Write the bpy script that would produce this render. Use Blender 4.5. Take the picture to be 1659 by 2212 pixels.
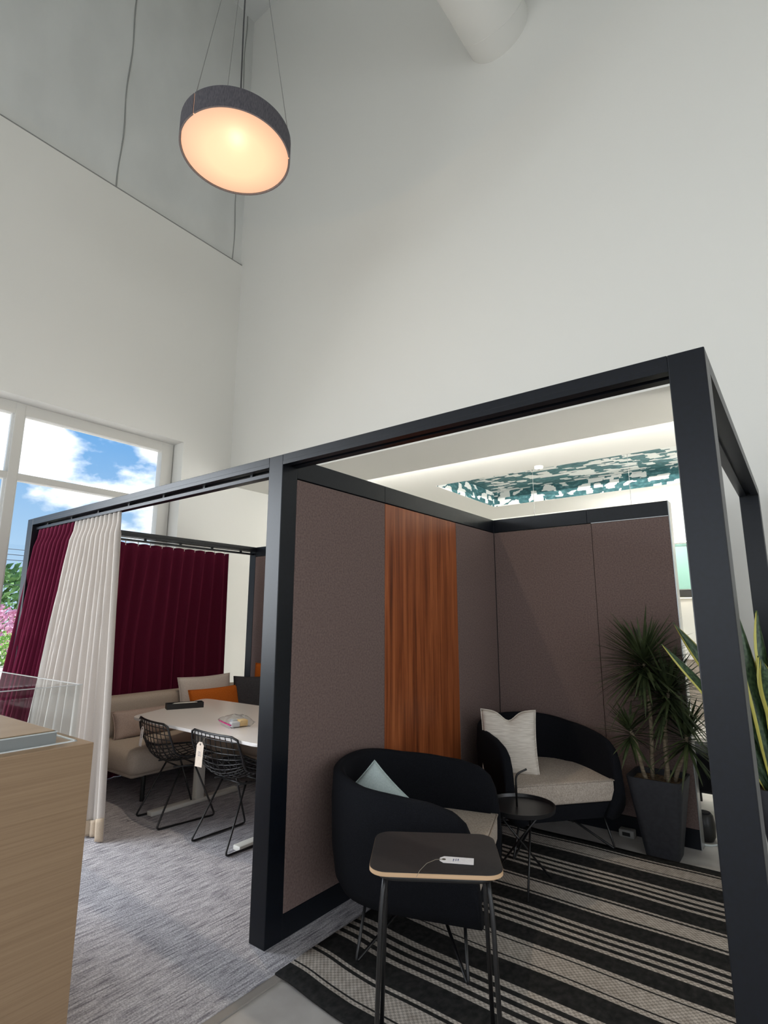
import bpy, bmesh, math, random
from mathutils import Vector, Matrix, noise
for o in list(bpy.data.objects): bpy.data.objects.remove(o)
scene = bpy.context.scene
C = scene.collection
PI = math.pi
R = math.radians

# ------------------------------------------------------------------ camera
cd = bpy.data.cameras.new('camera'); cam = bpy.data.objects.new('camera', cd); C.objects.link(cam)
cd.sensor_fit = 'HORIZONTAL'; cd.sensor_width = 36.0; cd.lens = 36.0*1181.3/1659.0
cd.clip_start = 0.05; cd.clip_end = 400
YAW, PIT, ROLL = 0.6504, 0.1918, 0.002
cam.matrix_world = (Matrix.Translation((2.1863, -1.865, 1.4609)) @ Matrix.Rotation(YAW, 4, 'Z')
                    @ Matrix.Rotation(PI/2+PIT, 4, 'X') @ Matrix.Rotation(ROLL, 4, 'Z'))
scene.camera = cam
vs = scene.view_settings
vs.view_transform = 'Standard'; vs.look = 'None'; vs.gamma = 1.0; vs.use_curve_mapping = False
vs.exposure = 0.0

# ------------------------------------------------------------------ world sky with clouds
def s2l(c): return tuple((v/12.92 if v <= .04045 else ((v+.055)/1.055)**2.4) for v in c)
def rgb(r, g, b): return s2l((r/255, g/255, b/255))+(1,)
world = bpy.data.worlds.new('sky'); scene.world = world; world.use_nodes = True
nt = world.node_tree; nt.nodes.clear()
def N(nt, t, **kw):
    n = nt.nodes.new(t)
    for k, v in kw.items():
        if k.startswith('_'): setattr(n, k[1:], v)
        else: n.inputs[k.replace('__', ' ')].default_value = v
    return n
tc = N(nt, 'ShaderNodeTexCoord')
mp = N(nt, 'ShaderNodeMapping'); mp.inputs['Scale'].default_value = (1, 1, 1.9); mp.inputs['Location'].default_value = (0.35, 0.1, 0.2)
nz = N(nt, 'ShaderNodeTexNoise', Scale=4.6, Detail=9.0, Roughness=.52)
rp = N(nt, 'ShaderNodeValToRGB'); rp.color_ramp.elements[0].position = .49; rp.color_ramp.elements[1].position = .575
nz2 = N(nt, 'ShaderNodeTexNoise', Scale=9.0, Detail=4.0)
cl = N(nt, 'ShaderNodeMixRGB'); cl.inputs[1].default_value = (.75, .82, .92, 1); cl.inputs[2].default_value = (2.4, 2.4, 2.4, 1)
sep = N(nt, 'ShaderNodeSeparateXYZ')
rg = N(nt, 'ShaderNodeValToRGB'); e = rg.color_ramp.elements
e[0].position = 0.0; e[0].color = (.58, .80, .98, 1); e[1].position = .34; e[1].color = (.09, .38, .84, 1)
mx = N(nt, 'ShaderNodeMixRGB')
bg = N(nt, 'ShaderNodeBackground', Strength=1.0); out = N(nt, 'ShaderNodeOutputWorld')
L = nt.links.new
L(tc.outputs['Generated'], mp.inputs[0]); L(mp.outputs[0], nz.inputs['Vector']); L(mp.outputs[0], nz2.inputs['Vector'])
L(nz.outputs[0], rp.inputs[0]); L(tc.outputs['Generated'], sep.inputs[0]); L(sep.outputs[2], rg.inputs[0])
L(nz2.outputs[0], cl.inputs[0]); L(rp.outputs[0], mx.inputs[0]); L(rg.outputs[0], mx.inputs[1]); L(cl.outputs[0], mx.inputs[2])
L(mx.outputs[0], bg.inputs[0]); L(bg.outputs[0], out.inputs[0])

sd = bpy.data.lights.new('sun', 'SUN'); sd.energy = 7.0; sd.angle = .01; sd.color = (1, .96, .9)
so = bpy.data.objects.new('sun', sd); C.objects.link(so)
so.rotation_euler = Vector((0, -.75, -1)).to_track_quat('-Z', 'Y').to_euler()
def area(name, loc, direction, sx, sy, power, col):
    d = bpy.data.lights.new(name, 'AREA'); d.shape = 'RECTANGLE'; d.size = sx; d.size_y = sy; d.energy = power; d.color = col
    o = bpy.data.objects.new(name, d); C.objects.link(o); o.location = loc
    o.rotation_euler = Vector(direction).to_track_quat('-Z', 'Y').to_euler(); return o
# daylight through the glazed front and right-hand side of the hall (openings in wall_front and wall_right)
area('daylight_front', (1.2, -8.75, 2.3), (0, 1, -.75), 8.0, 3.4, 108, (1, .985, .965))
area('daylight_right', (7.9, -3.4, 2.3), (-1, 0, -.75), 7.0, 3.4, 172, (1, .985, .965))
# daylight through the further bays of the tall left-hand window, nearer the entrance
area('daylight_left', (-4.25, -4.4, 2.2), (1, 0, -.8), 6.6, 2.9, 560, (.90, .95, 1))
# added fill light, no known window, for the low area behind the bulkhead
area('fill_rear', (7.9, 5.6, 1.7), (-1, 0, 0), 4.6, 2.4, 400, (1, .985, .95))

# ------------------------------------------------------------------ materials
MATS = {}
def base(name, col, rough=.6, metal=0.0, spec=.5):
    if name in MATS: return MATS[name], None, None
    m = bpy.data.materials.new(name); m.use_nodes = True; MATS[name] = m
    b = m.node_tree.nodes['Principled BSDF']
    b.inputs['Base Color'].default_value = col; b.inputs['Roughness'].default_value = rough
    b.inputs['Metallic'].default_value = metal; b.inputs['Specular IOR Level'].default_value = spec
    return m, m.node_tree, b
def ramp(nt, stops, interp='LINEAR'):
    r = nt.nodes.new('ShaderNodeValToRGB'); r.color_ramp.interpolation = interp
    el = r.color_ramp.elements
    while len(el) < len(stops): el.new(.5)
    for e, (p, c) in zip(el, stops): e.position = p; e.color = c
    return r
def noisy(name, c1, c2, scale=40, rough=.7, bump=.0, stretch=(1, 1, 1), detail=5, spec=.4, metal=0, lo=.35, hi=.65, bscale=None, dist=.002):
    m, nt, b = base(name, c1, rough, metal, spec)
    if nt is None: return m
    tc = nt.nodes.new('ShaderNodeTexCoord'); mp = nt.nodes.new('ShaderNodeMapping'); mp.inputs['Scale'].default_value = stretch
    n = nt.nodes.new('ShaderNodeTexNoise'); n.inputs['Scale'].default_value = scale; n.inputs['Detail'].default_value = detail
    r = ramp(nt, [(lo, c1), (hi, c2)]); L = nt.links.new
    L(tc.outputs['Object'], mp.inputs[0]); L(mp.outputs[0], n.inputs['Vector']); L(n.outputs[0], r.inputs[0]); L(r.outputs[0], b.inputs['Base Color'])
    if bump:
        bp = nt.nodes.new('ShaderNodeBump'); bp.inputs['Strength'].default_value = bump; bp.inputs['Distance'].default_value = dist
        if bscale:
            n2 = nt.nodes.new('ShaderNodeTexNoise'); n2.inputs['Scale'].default_value = bscale; L(mp.outputs[0], n2.inputs['Vector']); L(n2.outputs[0], bp.inputs['Height'])
        else: L(n.outputs[0], bp.inputs['Height'])
        L(bp.outputs[0], b.inputs['Normal'])
    return m
def plain(name, col, rough=.5, metal=0, spec=.5): return base(name, col, rough, metal, spec)[0]
def emit(name, col, s):
    m = bpy.data.materials.new(name); m.use_nodes = True; nt = m.node_tree
    b = nt.nodes['Principled BSDF']; b.inputs['Base Color'].default_value = col
    b.inputs['Emission Color'].default_value = col; b.inputs['Emission Strength'].default_value = s; MATS[name] = m; return m
def clear(name, tint=(1, 1, 1, 1), gloss=.08, rough=.02):
    m = bpy.data.materials.new(name); m.use_nodes = True; nt = m.node_tree; nt.nodes.clear()
    t = nt.nodes.new('ShaderNodeBsdfTransparent'); t.inputs[0].default_value = tint
    g = nt.nodes.new('ShaderNodeBsdfGlossy'); g.inputs['Roughness'].default_value = rough
    lw = nt.nodes.new('ShaderNodeLayerWeight'); lw.inputs[0].default_value = .5
    pw = nt.nodes.new('ShaderNodeMath'); pw.operation = 'POWER'; pw.inputs[1].default_value = 4.5
    f = nt.nodes.new('ShaderNodeMath'); f.operation = 'MULTIPLY_ADD'; f.inputs[1].default_value = gloss*8.5; f.inputs[2].default_value = gloss*.44
    nt.links.new(lw.outputs['Facing'], pw.inputs[0]); nt.links.new(pw.outputs[0], f.inputs[0])
    mx = nt.nodes.new('ShaderNodeMixShader'); o = nt.nodes.new('ShaderNodeOutputMaterial'); L = nt.links.new
    L(f.outputs[0], mx.inputs[0]); L(t.outputs[0], mx.inputs[1]); L(g.outputs[0], mx.inputs[2]); L(mx.outputs[0], o.inputs[0])
    MATS[name] = m; return m

M_wall = plain('white_paint', rgb(228, 227, 221), .8, 0, .3)
M_ceil = noisy('faced_insulation', rgb(212, 213, 209), rgb(220, 221, 217), 2, .6, .6, stretch=(1, 1, .5), bscale=1.3, dist=.05)
M_concrete = noisy('polished_concrete', rgb(176, 171, 167), rgb(196, 192, 188), 5, .45, .03, detail=8)
M_black = noisy('black_powder_coat', rgb(11, 14, 20), rgb(14, 18, 26), 60, .34, .08, spec=.34, bscale=500, dist=.0005)
M_fabric = noisy('mauve_brown_felt', rgb(104, 88, 84), rgb(126, 108, 103), 95, .95, .5, detail=6, spec=.1, lo=.3, hi=.7)
M_winframe = plain('window_frame_paint', rgb(205, 203, 196), .45)
M_chrome = plain('brushed_metal', rgb(170, 172, 172), .35, .9)
M_glass = clear('window_glass')
M_acrylic = clear('acrylic', (.955, .97, .97, 1), gloss=.016)
M_darkfab = noisy('black_upholstery', rgb(14, 15, 19), rgb(22, 23, 28), 220, .95, .3, spec=.15)
M_blackmetal = plain('black_metal', rgb(16, 16, 18), .4, 0, .6)
M_whitemetal = plain('white_metal', rgb(226, 224, 216), .4)
M_tabletop = plain('white_laminate', rgb(242, 237, 234), .28, 0, .5)

# wood
def wood(name, cols, axis_scale, scale=1.0, rough=.4, bump=.1, wave=None):
    m, nt, b = base(name, cols[0], rough, 0, .4)
    tc = nt.nodes.new('ShaderNodeTexCoord'); mp = nt.nodes.new('ShaderNodeMapping'); mp.inputs['Scale'].default_value = axis_scale
    n = nt.nodes.new('ShaderNodeTexNoise'); n.inputs['Scale'].default_value = scale; n.inputs['Detail'].default_value = 9; n.inputs['Roughness'].default_value = .62
    n.inputs['Distortion'].default_value = .4
    k = len(cols); r = ramp(nt, [(.28+.44*i/(k-1), c) for i, c in enumerate(cols)]); L = nt.links.new
    L(tc.outputs['Object'], mp.inputs[0]); L(mp.outputs[0], n.inputs['Vector']); L(n.outputs[0], r.inputs[0]); L(r.outputs[0], b.inputs['Base Color'])
    bp = nt.nodes.new('ShaderNodeBump'); bp.inputs['Strength'].default_value = bump; bp.inputs['Distance'].default_value = .001
    L(n.outputs[0], bp.inputs['Height']); L(bp.outputs[0], b.inputs['Normal']); return m
M_walnut = wood('walnut_veneer', [rgb(80, 39, 22), rgb(126, 65, 34), rgb(158, 87, 48), rgb(184, 110, 66)], (14, 14, .55), 1.5, .38)
M_oak = wood('pale_oak_veneer', [rgb(142, 116, 89), rgb(149, 123, 96), rgb(156, 130, 102), rgb(161, 135, 107)], (5, .9, 75), 1.4, .5)
M_ply = wood('plywood_edge', [rgb(196, 160, 122), rgb(214, 180, 145)], (3, 3, 220), 1.2, .6)

# ------------------------------------------------------------------ mesh helpers
def bm_new(): return bmesh.new()
def box(bm, x0, x1, y0, y1, z0, z1, bev=0.0, M=None, seg=2):
    v = [bm.verts.new((x, y, z)) for z in (z0, z1) for y in (y0, y1) for x in (x0, x1)]
    fs = [bm.faces.new([v[i] for i in f]) for f in ((0, 2, 3, 1), (4, 5, 7, 6), (0, 1, 5, 4), (2, 6, 7, 3), (0, 4, 6, 2), (1, 3, 7, 5))]
    if bev > 0:
        es = list({e for f in fs for e in f.edges})
        r = bmesh.ops.bevel(bm, geom=es, offset=bev, segments=seg, affect='EDGES', profile=.5)
        v = list({q for f in r['faces'] for q in f.verts} | {q for q in v if q.is_valid})
    if M is not None: bmesh.ops.transform(bm, matrix=M, verts=[q for q in v if q.is_valid])
    return bm
def bx(*a, **k): return box(bm_new(), *a, **k)
def tube(bm, pts, r, sides=8, closed=False, cap=True):
    pts = [Vector(p) for p in pts]; n = len(pts); rings = []
    rr = r if isinstance(r, (list, tuple)) else [r]*n
    up = None
    for i, p in enumerate(pts):
        if closed: t = (pts[(i+1) % n]-pts[i-1])
        elif i == 0: t = pts[1]-p
        elif i == n-1: t = p-pts[i-1]
        else: t = (pts[i+1]-p).normalized()+(p-pts[i-1]).normalized()
        if t.length < 1e-9: t = Vector((0, 0, 1))
        t.normalize()
        if up is None:
            up = Vector((0, 0, 1)) if abs(t.z) < .9 else Vector((1, 0, 0))
        a = up-t*up.dot(t)
        if a.length < 1e-6: a = t.orthogonal()
        a.normalize(); b = t.cross(a); up = a
        rings.append([bm.verts.new(p+(a*math.cos(2*PI*k/sides)+b*math.sin(2*PI*k/sides))*rr[i]) for k in range(sides)])
    m = n if closed else n-1
    for i in range(m):
        A, B_ = rings[i], rings[(i+1) % n]
        for k in range(sides): bm.faces.new((A[k], A[(k+1) % sides], B_[(k+1) % sides], B_[k]))
    if cap and not closed: bm.faces.new(list(reversed(rings[0]))); bm.faces.new(rings[-1])
    return bm
def arc_corner(pts, rad, seg=5):
    """polyline with rounded corners"""
    pts = [Vector(p) for p in pts]; o = [pts[0]]
    for i in range(1, len(pts)-1):
        p = pts[i]; a = (pts[i-1]-p); b = (pts[i+1]-p); k = min(rad, a.length*.45, b.length*.45)
        A = p+a.normalized()*k; B_ = p+b.normalized()*k
        for s in range(seg+1):
            t = s/seg; o.append(A*(1-t)**2+p*2*t*(1-t)+B_*t*t)
    o.append(pts[-1]); return o
def prism(bm, outline, z0, z1, bev=0.0, seg=2):
    a = [bm.verts.new((x, y, z0)) for x, y in outline]; b = [bm.verts.new((x, y, z1)) for x, y in outline]; n = len(a)
    f0 = bm.faces.new(list(reversed(a))); f1 = bm.faces.new(b)
    for i in range(n): bm.faces.new((a[i], a[(i+1) % n], b[(i+1) % n], b[i]))
    if bev > 0:
        es = list(f0.edges)+list(f1.edges)
        bmesh.ops.bevel(bm, geom=es, offset=bev, segments=seg, affect='EDGES', profile=.5)
    return bm
def lathe(bm, prof, seg=32, cx=0, cy=0):
    rings = []
    for r, z in prof:
        rings.append([bm.verts.new((cx+r*math.cos(2*PI*k/seg), cy+r*math.sin(2*PI*k/seg), z)) for k in range(seg)])
    for A, B_ in zip(rings, rings[1:]):
        for k in range(seg): bm.faces.new((A[k], A[(k+1) % seg], B_[(k+1) % seg], B_[k]))
    bm.faces.new(list(reversed(rings[0]))); bm.faces.new(rings[-1]); return bm
def grid(bm, nu, nv, fn, closed_u=False):
    g = [[bm.verts.new(fn(i/(nu if closed_u else nu-1), j/(nv-1))) for j in range(nv)] for i in range(nu)]
    for i in range(nu if closed_u else nu-1):
        for j in range(nv-1): bm.faces.new((g[i][j], g[(i+1) % nu][j], g[(i+1) % nu][j+1], g[i][j+1]))
    return g
def roundrect(w, d, r, seg=6, cx=0, cy=0):
    o = []
    for sx, sy, a0 in ((1, 1, 0), (-1, 1, 90), (-1, -1, 180), (1, -1, 270)):
        for k in range(seg+1):
            a = R(a0+90*k/seg); o.append((cx+sx*(w/2-r)+r*math.cos(a), cy+sy*(d/2-r)+r*math.sin(a)))
    return o
def obj(name, bm, mat, parent=None, smooth=False, loc=None, rot=None):
    me = bpy.data.meshes.new(name)
    if isinstance(bm, bmesh.types.BMesh):
        bmesh.ops.recalc_face_normals(bm, faces=bm.faces); bm.to_mesh(me); bm.free()
    else: me = bm
    if mat is not None and not me.materials: me.materials.append(mat)
    if smooth:
        for p in me.polygons: p.use_smooth = True
        if smooth != 'all':
            try: me.set_sharp_from_angle(angle=R(40))
            except Exception: pass
    o = bpy.data.objects.new(name, me); C.objects.link(o)
    if parent is not None: o.parent = parent
    if loc is not None: o.location = loc
    if rot is not None: o.rotation_euler = rot
    return o
def thing(name, label, cat, loc=(0, 0, 0), rz=0, group=None):
    o = bpy.data.objects.new(name, None); C.objects.link(o); o.location = loc; o.rotation_euler = (0, 0, rz)
    o.empty_display_size = .1; return tag(o, label, cat, group)
def tag(o, label, cat, group=None):
    o['label'] = label; o['category'] = cat
    if group: o['group'] = group
    return o
def struct(name, bm, mat, parent=None, smooth=False):
    o = obj(name, bm, mat, parent, smooth)
    if parent is None: o['kind'] = 'structure'
    return o
def copy_tree(o, parent=None):
    c = o.copy(); C.objects.link(c); c.parent = parent
    for ch in [q for q in bpy.data.objects if q.parent is o]: copy_tree(ch, c)
    return c

# ------------------------------------------------------------------ room shell
XW, YB, HS = -3.871, 2.619, 3.226      # window wall, bulkhead wall, bulkhead underside
HD, HC = 6.57, 11.02                   # top of drywall on window wall, roof
XR, YF, YR, HL = 8.0, -8.85, 8.3, 3.46 # right wall, front wall, rear wall, low ceiling
WY0, WY1, WZ0, WZ1 = -7.9, 1.889, .70, 3.653
struct('floor', bx(XW-.3, XR, YF, YR, -.25, 0), M_concrete)
b = bm_new()
box(b, XW-.30, XW, YF, WY0, 0, HD); box(b, XW-.30, XW, WY1, YR, 0, HD if False else HL+.6)
box(b, XW-.30, XW, WY1, YB, HL+.6, HD)
box(b, XW-.30, XW, WY0, WY1, 0, WZ0); box(b, XW-.30, XW, WY0, WY1, WZ1, HD)
struct('wall_left', b, M_wall)
b = bm_new(); box(b, XW-.30, XW-.035, YF, YB+.2, HD, HC)
wl = struct('wall_left_upper', b, M_ceil)
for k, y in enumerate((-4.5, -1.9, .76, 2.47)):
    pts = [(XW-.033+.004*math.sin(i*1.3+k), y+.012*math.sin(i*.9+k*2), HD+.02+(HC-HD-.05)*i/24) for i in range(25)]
    obj('insulation_seam', tube(bm_new(), pts, .009, 6), plain('shaded_seam_tape', rgb(150, 151, 147), .7), wl, True)  # seam tape greyed to paint in the shadow of the crease
struct('shadow_gap_strip', bx(XW-.04, XW+.004, YF, YB, HD-.006, HD+.008), plain('painted_shadow_gap', rgb(140, 141, 138), .7))  # grey strip paints the shadow gap along the drywall top
b = bm_new(); box(b, XW-.3, XR, YB, YB+.18, HS, HC); box(b, 1.64, XR, YB, YB+.18, 0, HS)
struct('wall_back', b, M_wall)
struct('soffit', bx(XW, XR, YB+.18, 3.50, HS, HS+.09), M_wall)
struct('ceiling', bx(XW-.3, XR+.3, YF-.3, YB+.2, HC, HC+.2), M_ceil)
struct('wall_rear', bx(XW-.3, XR, YR, YR+.2, 0, HL+1.2), M_wall)
# openings of the glazed front and right side
b = bm_new()
box(b, XW-.3, -2.8, YF-.2, YF, 0, HC); box(b, 5.2, XR, YF-.2, YF, 0, HC); box(b, -2.8, 5.2, YF-.2, YF, 4.0, HC); box(b, -2.8, 5.2, YF-.2, YF, 0, .6)
struct('wall_front', b, M_wall)
b = bm_new()
box(b, XR, XR+.2, YF, -6.9, 0, HC); box(b, XR, XR+.2, .1, 3.3, 0, HC); box(b, XR, XR+.2, 7.9, YR, 0, HC); box(b, XR, XR+.2, 3.3, 7.9, 2.9, HC); box(b, XR, XR+.2, 3.3, 7.9, 0, .5); box(b, XR, XR+.2, -6.9, .1, 4.0, HC); box(b, XR, XR+.2, -6.9, .1, 0, .6)
struct('wall_right', b, M_wall)

# low ceiling behind the bulkhead with a papered tray recess
TX0, TX1, TY0, TY1, TZ = -2.14, 4.6, 5.13, 7.15, .27
b = bm_new()
box(b, XW, XR, YB+.18, TY0, HL, HL+.05); box(b, XW, XR, TY1, YR, HL, HL+.05); box(b, XW, TX0, TY0, TY1, HL, HL+.05); box(b, TX1, XR, TY0, TY1, HL, HL+.05)
struct('ceiling_low', b, M_wall)
# wallpaper: brushed teal blocks on white
mw, nt, bs = base('teal_block_wallpaper', rgb(235, 236, 232), .7)
tc = N(nt, 'ShaderNodeTexCoord'); uv = N(nt, 'ShaderNodeUVMap'); mp = N(nt, 'ShaderNodeMapping'); mp.inputs['Scale'].default_value = (.95, 1.9, 1); L = nt.links.new
L(uv.outputs[0], mp.inputs[0])
wob = N(nt, 'ShaderNodeTexNoise', Scale=5.0, Detail=2.0)
add = N(nt, 'ShaderNodeMixRGB'); add.blend_type = 'ADD'; add.inputs[0].default_value = .045
L(mp.outputs[0], wob.inputs['Vector']); L(mp.outputs[0], add.inputs[1]); L(wob.outputs['Color'], add.inputs[2])
vo = N(nt, 'ShaderNodeTexVoronoi', _distance='CHEBYCHEV', Scale=5.2, Randomness=.8)
vo2 = N(nt, 'ShaderNodeTexVoronoi', _distance='CHEBYCHEV', Scale=7.5, Randomness=.9)
L(add.outputs[0], vo.inputs['Vector']); L(add.outputs[0], vo2.inputs['Vector'])
s1 = N(nt, 'ShaderNodeSeparateColor'); s2 = N(nt, 'ShaderNodeSeparateColor'); L(vo.outputs['Color'], s1.inputs[0]); L(vo2.outputs['Color'], s2.inputs[0])
a1 = N(nt, 'ShaderNodeMath', _operation='GREATER_THAN'); a1.inputs[1].default_value = .24; L(s1.outputs[0], a1.inputs[0])
a2 = N(nt, 'ShaderNodeMath', _operation='GREATER_THAN'); a2.inputs[1].default_value = .22; L(s2.outputs[1], a2.inputs[0])
am = N(nt, 'ShaderNodeMath', _operation='MULTIPLY'); L(a1.outputs[0], am.inputs[0]); L(a2.outputs[0], am.inputs[1])
br = N(nt, 'ShaderNodeTexNoise', Scale=12.0, Detail=5.0); L(mp.outputs[0], br.inputs['Vector'])
rt = ramp(nt, [(.3, rgb(34, 78, 84)), (.55, rgb(60, 110, 115)), (.75, rgb(112, 154, 157))]); L(br.outputs[0], rt.inputs[0])
mm = N(nt, 'ShaderNodeMixRGB'); mm.inputs[1].default_value = rgb(236, 237, 233); L(am.outputs[0], mm.inputs[0]); L(rt.outputs[0], mm.inputs[2]); L(mm.outputs[0], bs.inputs['Base Color'])
def paper(name, corners, su, sv):
    b = bm_new(); vs_ = [b.verts.new(c) for c in corners]; f = b.faces.new(vs_); l = b.loops.layers.uv.new()
    for lp, c in zip(f.loops, ((0, 0), (su, 0), (su, sv), (0, sv))): lp[l].uv = c
    me = bpy.data.meshes.new(name); b.to_mesh(me); b.free(); me.materials.append(mw)
    return me
tr = struct('ceiling_tray', bx(TX0-.06, TX1+.06, TY0-.06, TY1+.06, HL+TZ, HL+TZ+.05), M_wall)
z0, z1 = HL+.001, HL+TZ-.003
obj('wallpaper', paper('wallpaper', [(TX0, TY0, z1), (TX1, TY0, z1), (TX1, TY1, z1), (TX0, TY1, z1)], TX1-TX0, TY1-TY0), None, tr)
ty, tx = TY1-.004, TX0+.004
obj('wallpaper', paper('wallpaper', [(TX0, ty, z0), (TX1, ty, z0), (TX1, ty, z1), (TX0, ty, z1)], TX1-TX0, TZ), None, tr)
obj('wallpaper', paper('wallpaper', [(tx, TY0, z0), (tx, TY1, z0), (tx, TY1, z1), (tx, TY0, z1)], TY1-TY0, TZ), None, tr)
obj('wallpaper', paper('wallpaper', [(TX0, TY0, z0), (TX1, TY0, z0), (TX1, TY0, z1), (TX0, TY0, z1)], TX1-TX0, TZ), None, tr)
b = bm_new(); box(b, TX0-.06, TX0-.002, TY0-.06, TY1+.06, HL+.05, HL+TZ); box(b, TX1+.002, TX1+.06, TY0-.06, TY1+.06, HL+.05, z1)
box(b, TX0, TX1, TY0-.06, TY0-.002, HL+.05, z1); box(b, TX0, TX1, TY1+.002, TY1+.06, HL+.05, z1)
obj('tray_side', b, M_wall, tr)
# strip lights: in the cove on the bulkhead; tray and cabinet strips are added fill
def strip(name, label, x0, x1, y0, y1, z0, z1, s):
    t = thing(name, label, 'light', ((x0+x1)/2, (y0+y1)/2, z0))
    cx, cy = (x0+x1)/2, (y0+y1)/2
    obj('led_strip', bx(x0-cx, x1-cx, y0-cy, y1-cy, .012, z1-z0), emit(name+'_glow', (1, .98, .94, 1), s), t)
    obj('channel', bx(x0-cx, x1-cx, y0-cy-.012, y1-cy+.012, 0, .012), M_whitemetal, t); return t
strip('cove_light', 'long strip light lying in the cove above the bulkhead ledge', -3.5, 6, 3.36, 3.42, HS+.09, HS+.12, 480)
strip('tray_fill', 'added unseen fill strip along the near edge of the papered tray ceiling', TX0+.1, TX1-.1, TY0+.02, TY0+.05, HL+.055, HL+.085, 10)
strip('cabinet_fill', 'added unseen fill strip on top of the far wall cabinet', -.45, 2.25, 8.05, 8.11, 2.665, 2.69, 30)

# window in the left wall
w = bpy.data.objects.new('window_1', None); C.objects.link(w); w['kind'] = 'structure'; w.location = (XW-.25, -3, WZ0)
def wob_(name, bm, mat):
    o = obj(name, bm, mat, w); o.matrix_parent_inverse = Matrix.Translation(-Vector(w.location)); return o
XF = XW-.25
ys = [1.80, .13, -1.55, -3.23, -4.91, -6.59, -7.82]
for i, y in enumerate(ys):
    hw = .045 if 0 < i < len(ys)-1 else .075
    wob_('mullion', bx(XF-.06, XF+.05, y-hw, y+hw, WZ0, WZ1, .006), M_winframe)
for i in range(len(ys)-1):
    ya, yb_ = ys[i+1], ys[i]
    for zz, hh in ((WZ0+.045, .045), (2.876, .035), (WZ1-.06, .06)):
        wob_('transom', bx(XF-.055, XF+.045, ya+.04, yb_-.04, zz-hh, zz+hh, .005), M_winframe)
    for za, zb in ((WZ0+.09, 2.841), (2.911, WZ1-.12)):
        wob_('pane', bx(XF-.012, XF-.006, ya+.045, yb_-.045, za, zb), M_glass)
        b = bm_new()
        for s in (ya+.045, yb_-.063): box(b, XF-.03, XF+.012, s, s+.018, za, zb)
        wob_('gasket', b, plain('gasket_white', rgb(228, 230, 228), .5))
wob_('window_sill', bx(XF-.06, XW+.03, WY0, WY1, WZ0-.03, WZ0, .006), M_winframe)

# ------------------------------------------------------------------ carpet and rug
mc, nt, bs = base('grey_streaked_carpet', rgb(165, 163, 170), .95, 0, .1); L = nt.links.new
tc = N(nt, 'ShaderNodeTexCoord'); mp = N(nt, 'ShaderNodeMapping'); mp.inputs['Scale'].default_value = (95, 8, 1)
n1 = N(nt, 'ShaderNodeTexNoise', Scale=1.0, Detail=3.0); n2 = N(nt, 'ShaderNodeTexNoise', Scale=150.0, Detail=2.0); n3 = N(nt, 'ShaderNodeTexNoise', Scale=2.0, Detail=2.0)
L(tc.outputs['Object'], mp.inputs[0]); L(mp.outputs[0], n1.inputs['Vector']); L(tc.outputs['Object'], n2.inputs['Vector']); L(tc.outputs['Object'], n3.inputs['Vector'])
r1 = ramp(nt, [(.30, rgb(132, 129, 136)), (.46, rgb(184, 181, 187)), (.62, rgb(214, 212, 216))]); r2 = ramp(nt, [(.35, (.55, .55, .55, 1)), (.62, (1, 1, 1, 1))])
L(n1.outputs[0], r1.inputs[0]); L(n2.outputs[0], r2.inputs[0])
mu = N(nt, 'ShaderNodeMixRGB'); mu.blend_type = 'MULTIPLY'; mu.inputs[0].default_value = .8; L(r1.outputs[0], mu.inputs[1]); L(r2.outputs[0], mu.inputs[2]); L(mu.outputs[0], bs.inputs['Base Color'])
bp = N(nt, 'ShaderNodeBump', Strength=.7, Distance=.006); L(n2.outputs[0], bp.inputs['Height']); L(bp.outputs[0], bs.inputs['Normal'])
cp = thing('carpet', 'large grey streaked carpet under the curtained meeting booth', 'carpet', (-1.7, -.6, 0))
obj('pile', bx(-1.98, 1.96, -3.9, 3.14, .001, .012), mc, cp)
obj('edge_strip', bx(1.96, 2.0, -3.9, 3.14, .001, .009), plain('edge_trim_grey', rgb(150, 144, 138), .5), cp)

BANDS = [(.003, .169), (.61, .785), (1.205, 1.39), (1.86, 2.04)]
stops = []          # (y, light?)
RY0, RY1 = -.075, 2.12
edges = []
for a, c in BANDS:
    d = c-a; edges += [(a, 1), (a+.12*d, 0), (a+.2*d, 2), (c-.2*d, 0), (c-.12*d, 1), (c, 0)]
for (a, c), (a2, c2) in zip(BANDS, BANDS[1:]):
    g = (a2-c); st = c+g*.27; wd = g*.46
    for k in range(4):
        s = st+wd*k/4*1.05; edges += [(s, 2), (s+wd*.13, 0)]
edges.sort()
mr, nt, bs = base('striped_woven_rug', rgb(40, 40, 38), .95, 0, .1); L = nt.links.new
uv = N(nt, 'ShaderNodeUVMap'); sp = N(nt, 'ShaderNodeSeparateXYZ'); L(uv.outputs[0], sp.inputs[0])
half = len(edges)//2
def ramp_for(sub, first):
    st = [(0.0, first)]+[((y-RY0)/(RY1-RY0), v) for y, v in sub]
    return ramp(nt, [(p, (v*.5, v*.5, v*.5, 1)) for p, v in st], 'CONSTANT')
ra = ramp_for(edges[:28], 0); rb = ramp_for(edges[28:], 0); L(sp.outputs[1], ra.inputs[0]); L(sp.outputs[1], rb.inputs[0])
cut = ((edges[27][0]+edges[28][0])/2-RY0)/(RY1-RY0)
gt = N(nt, 'ShaderNodeMath', _operation='GREATER_THAN'); gt.inputs[1].default_value = cut; L(sp.outputs[1], gt.inputs[0])
sel = N(nt, 'ShaderNodeMixRGB'); L(gt.outputs[0], sel.inputs[0]); L(ra.outputs[0], sel.inputs[1]); L(rb.outputs[0], sel.inputs[2])
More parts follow.
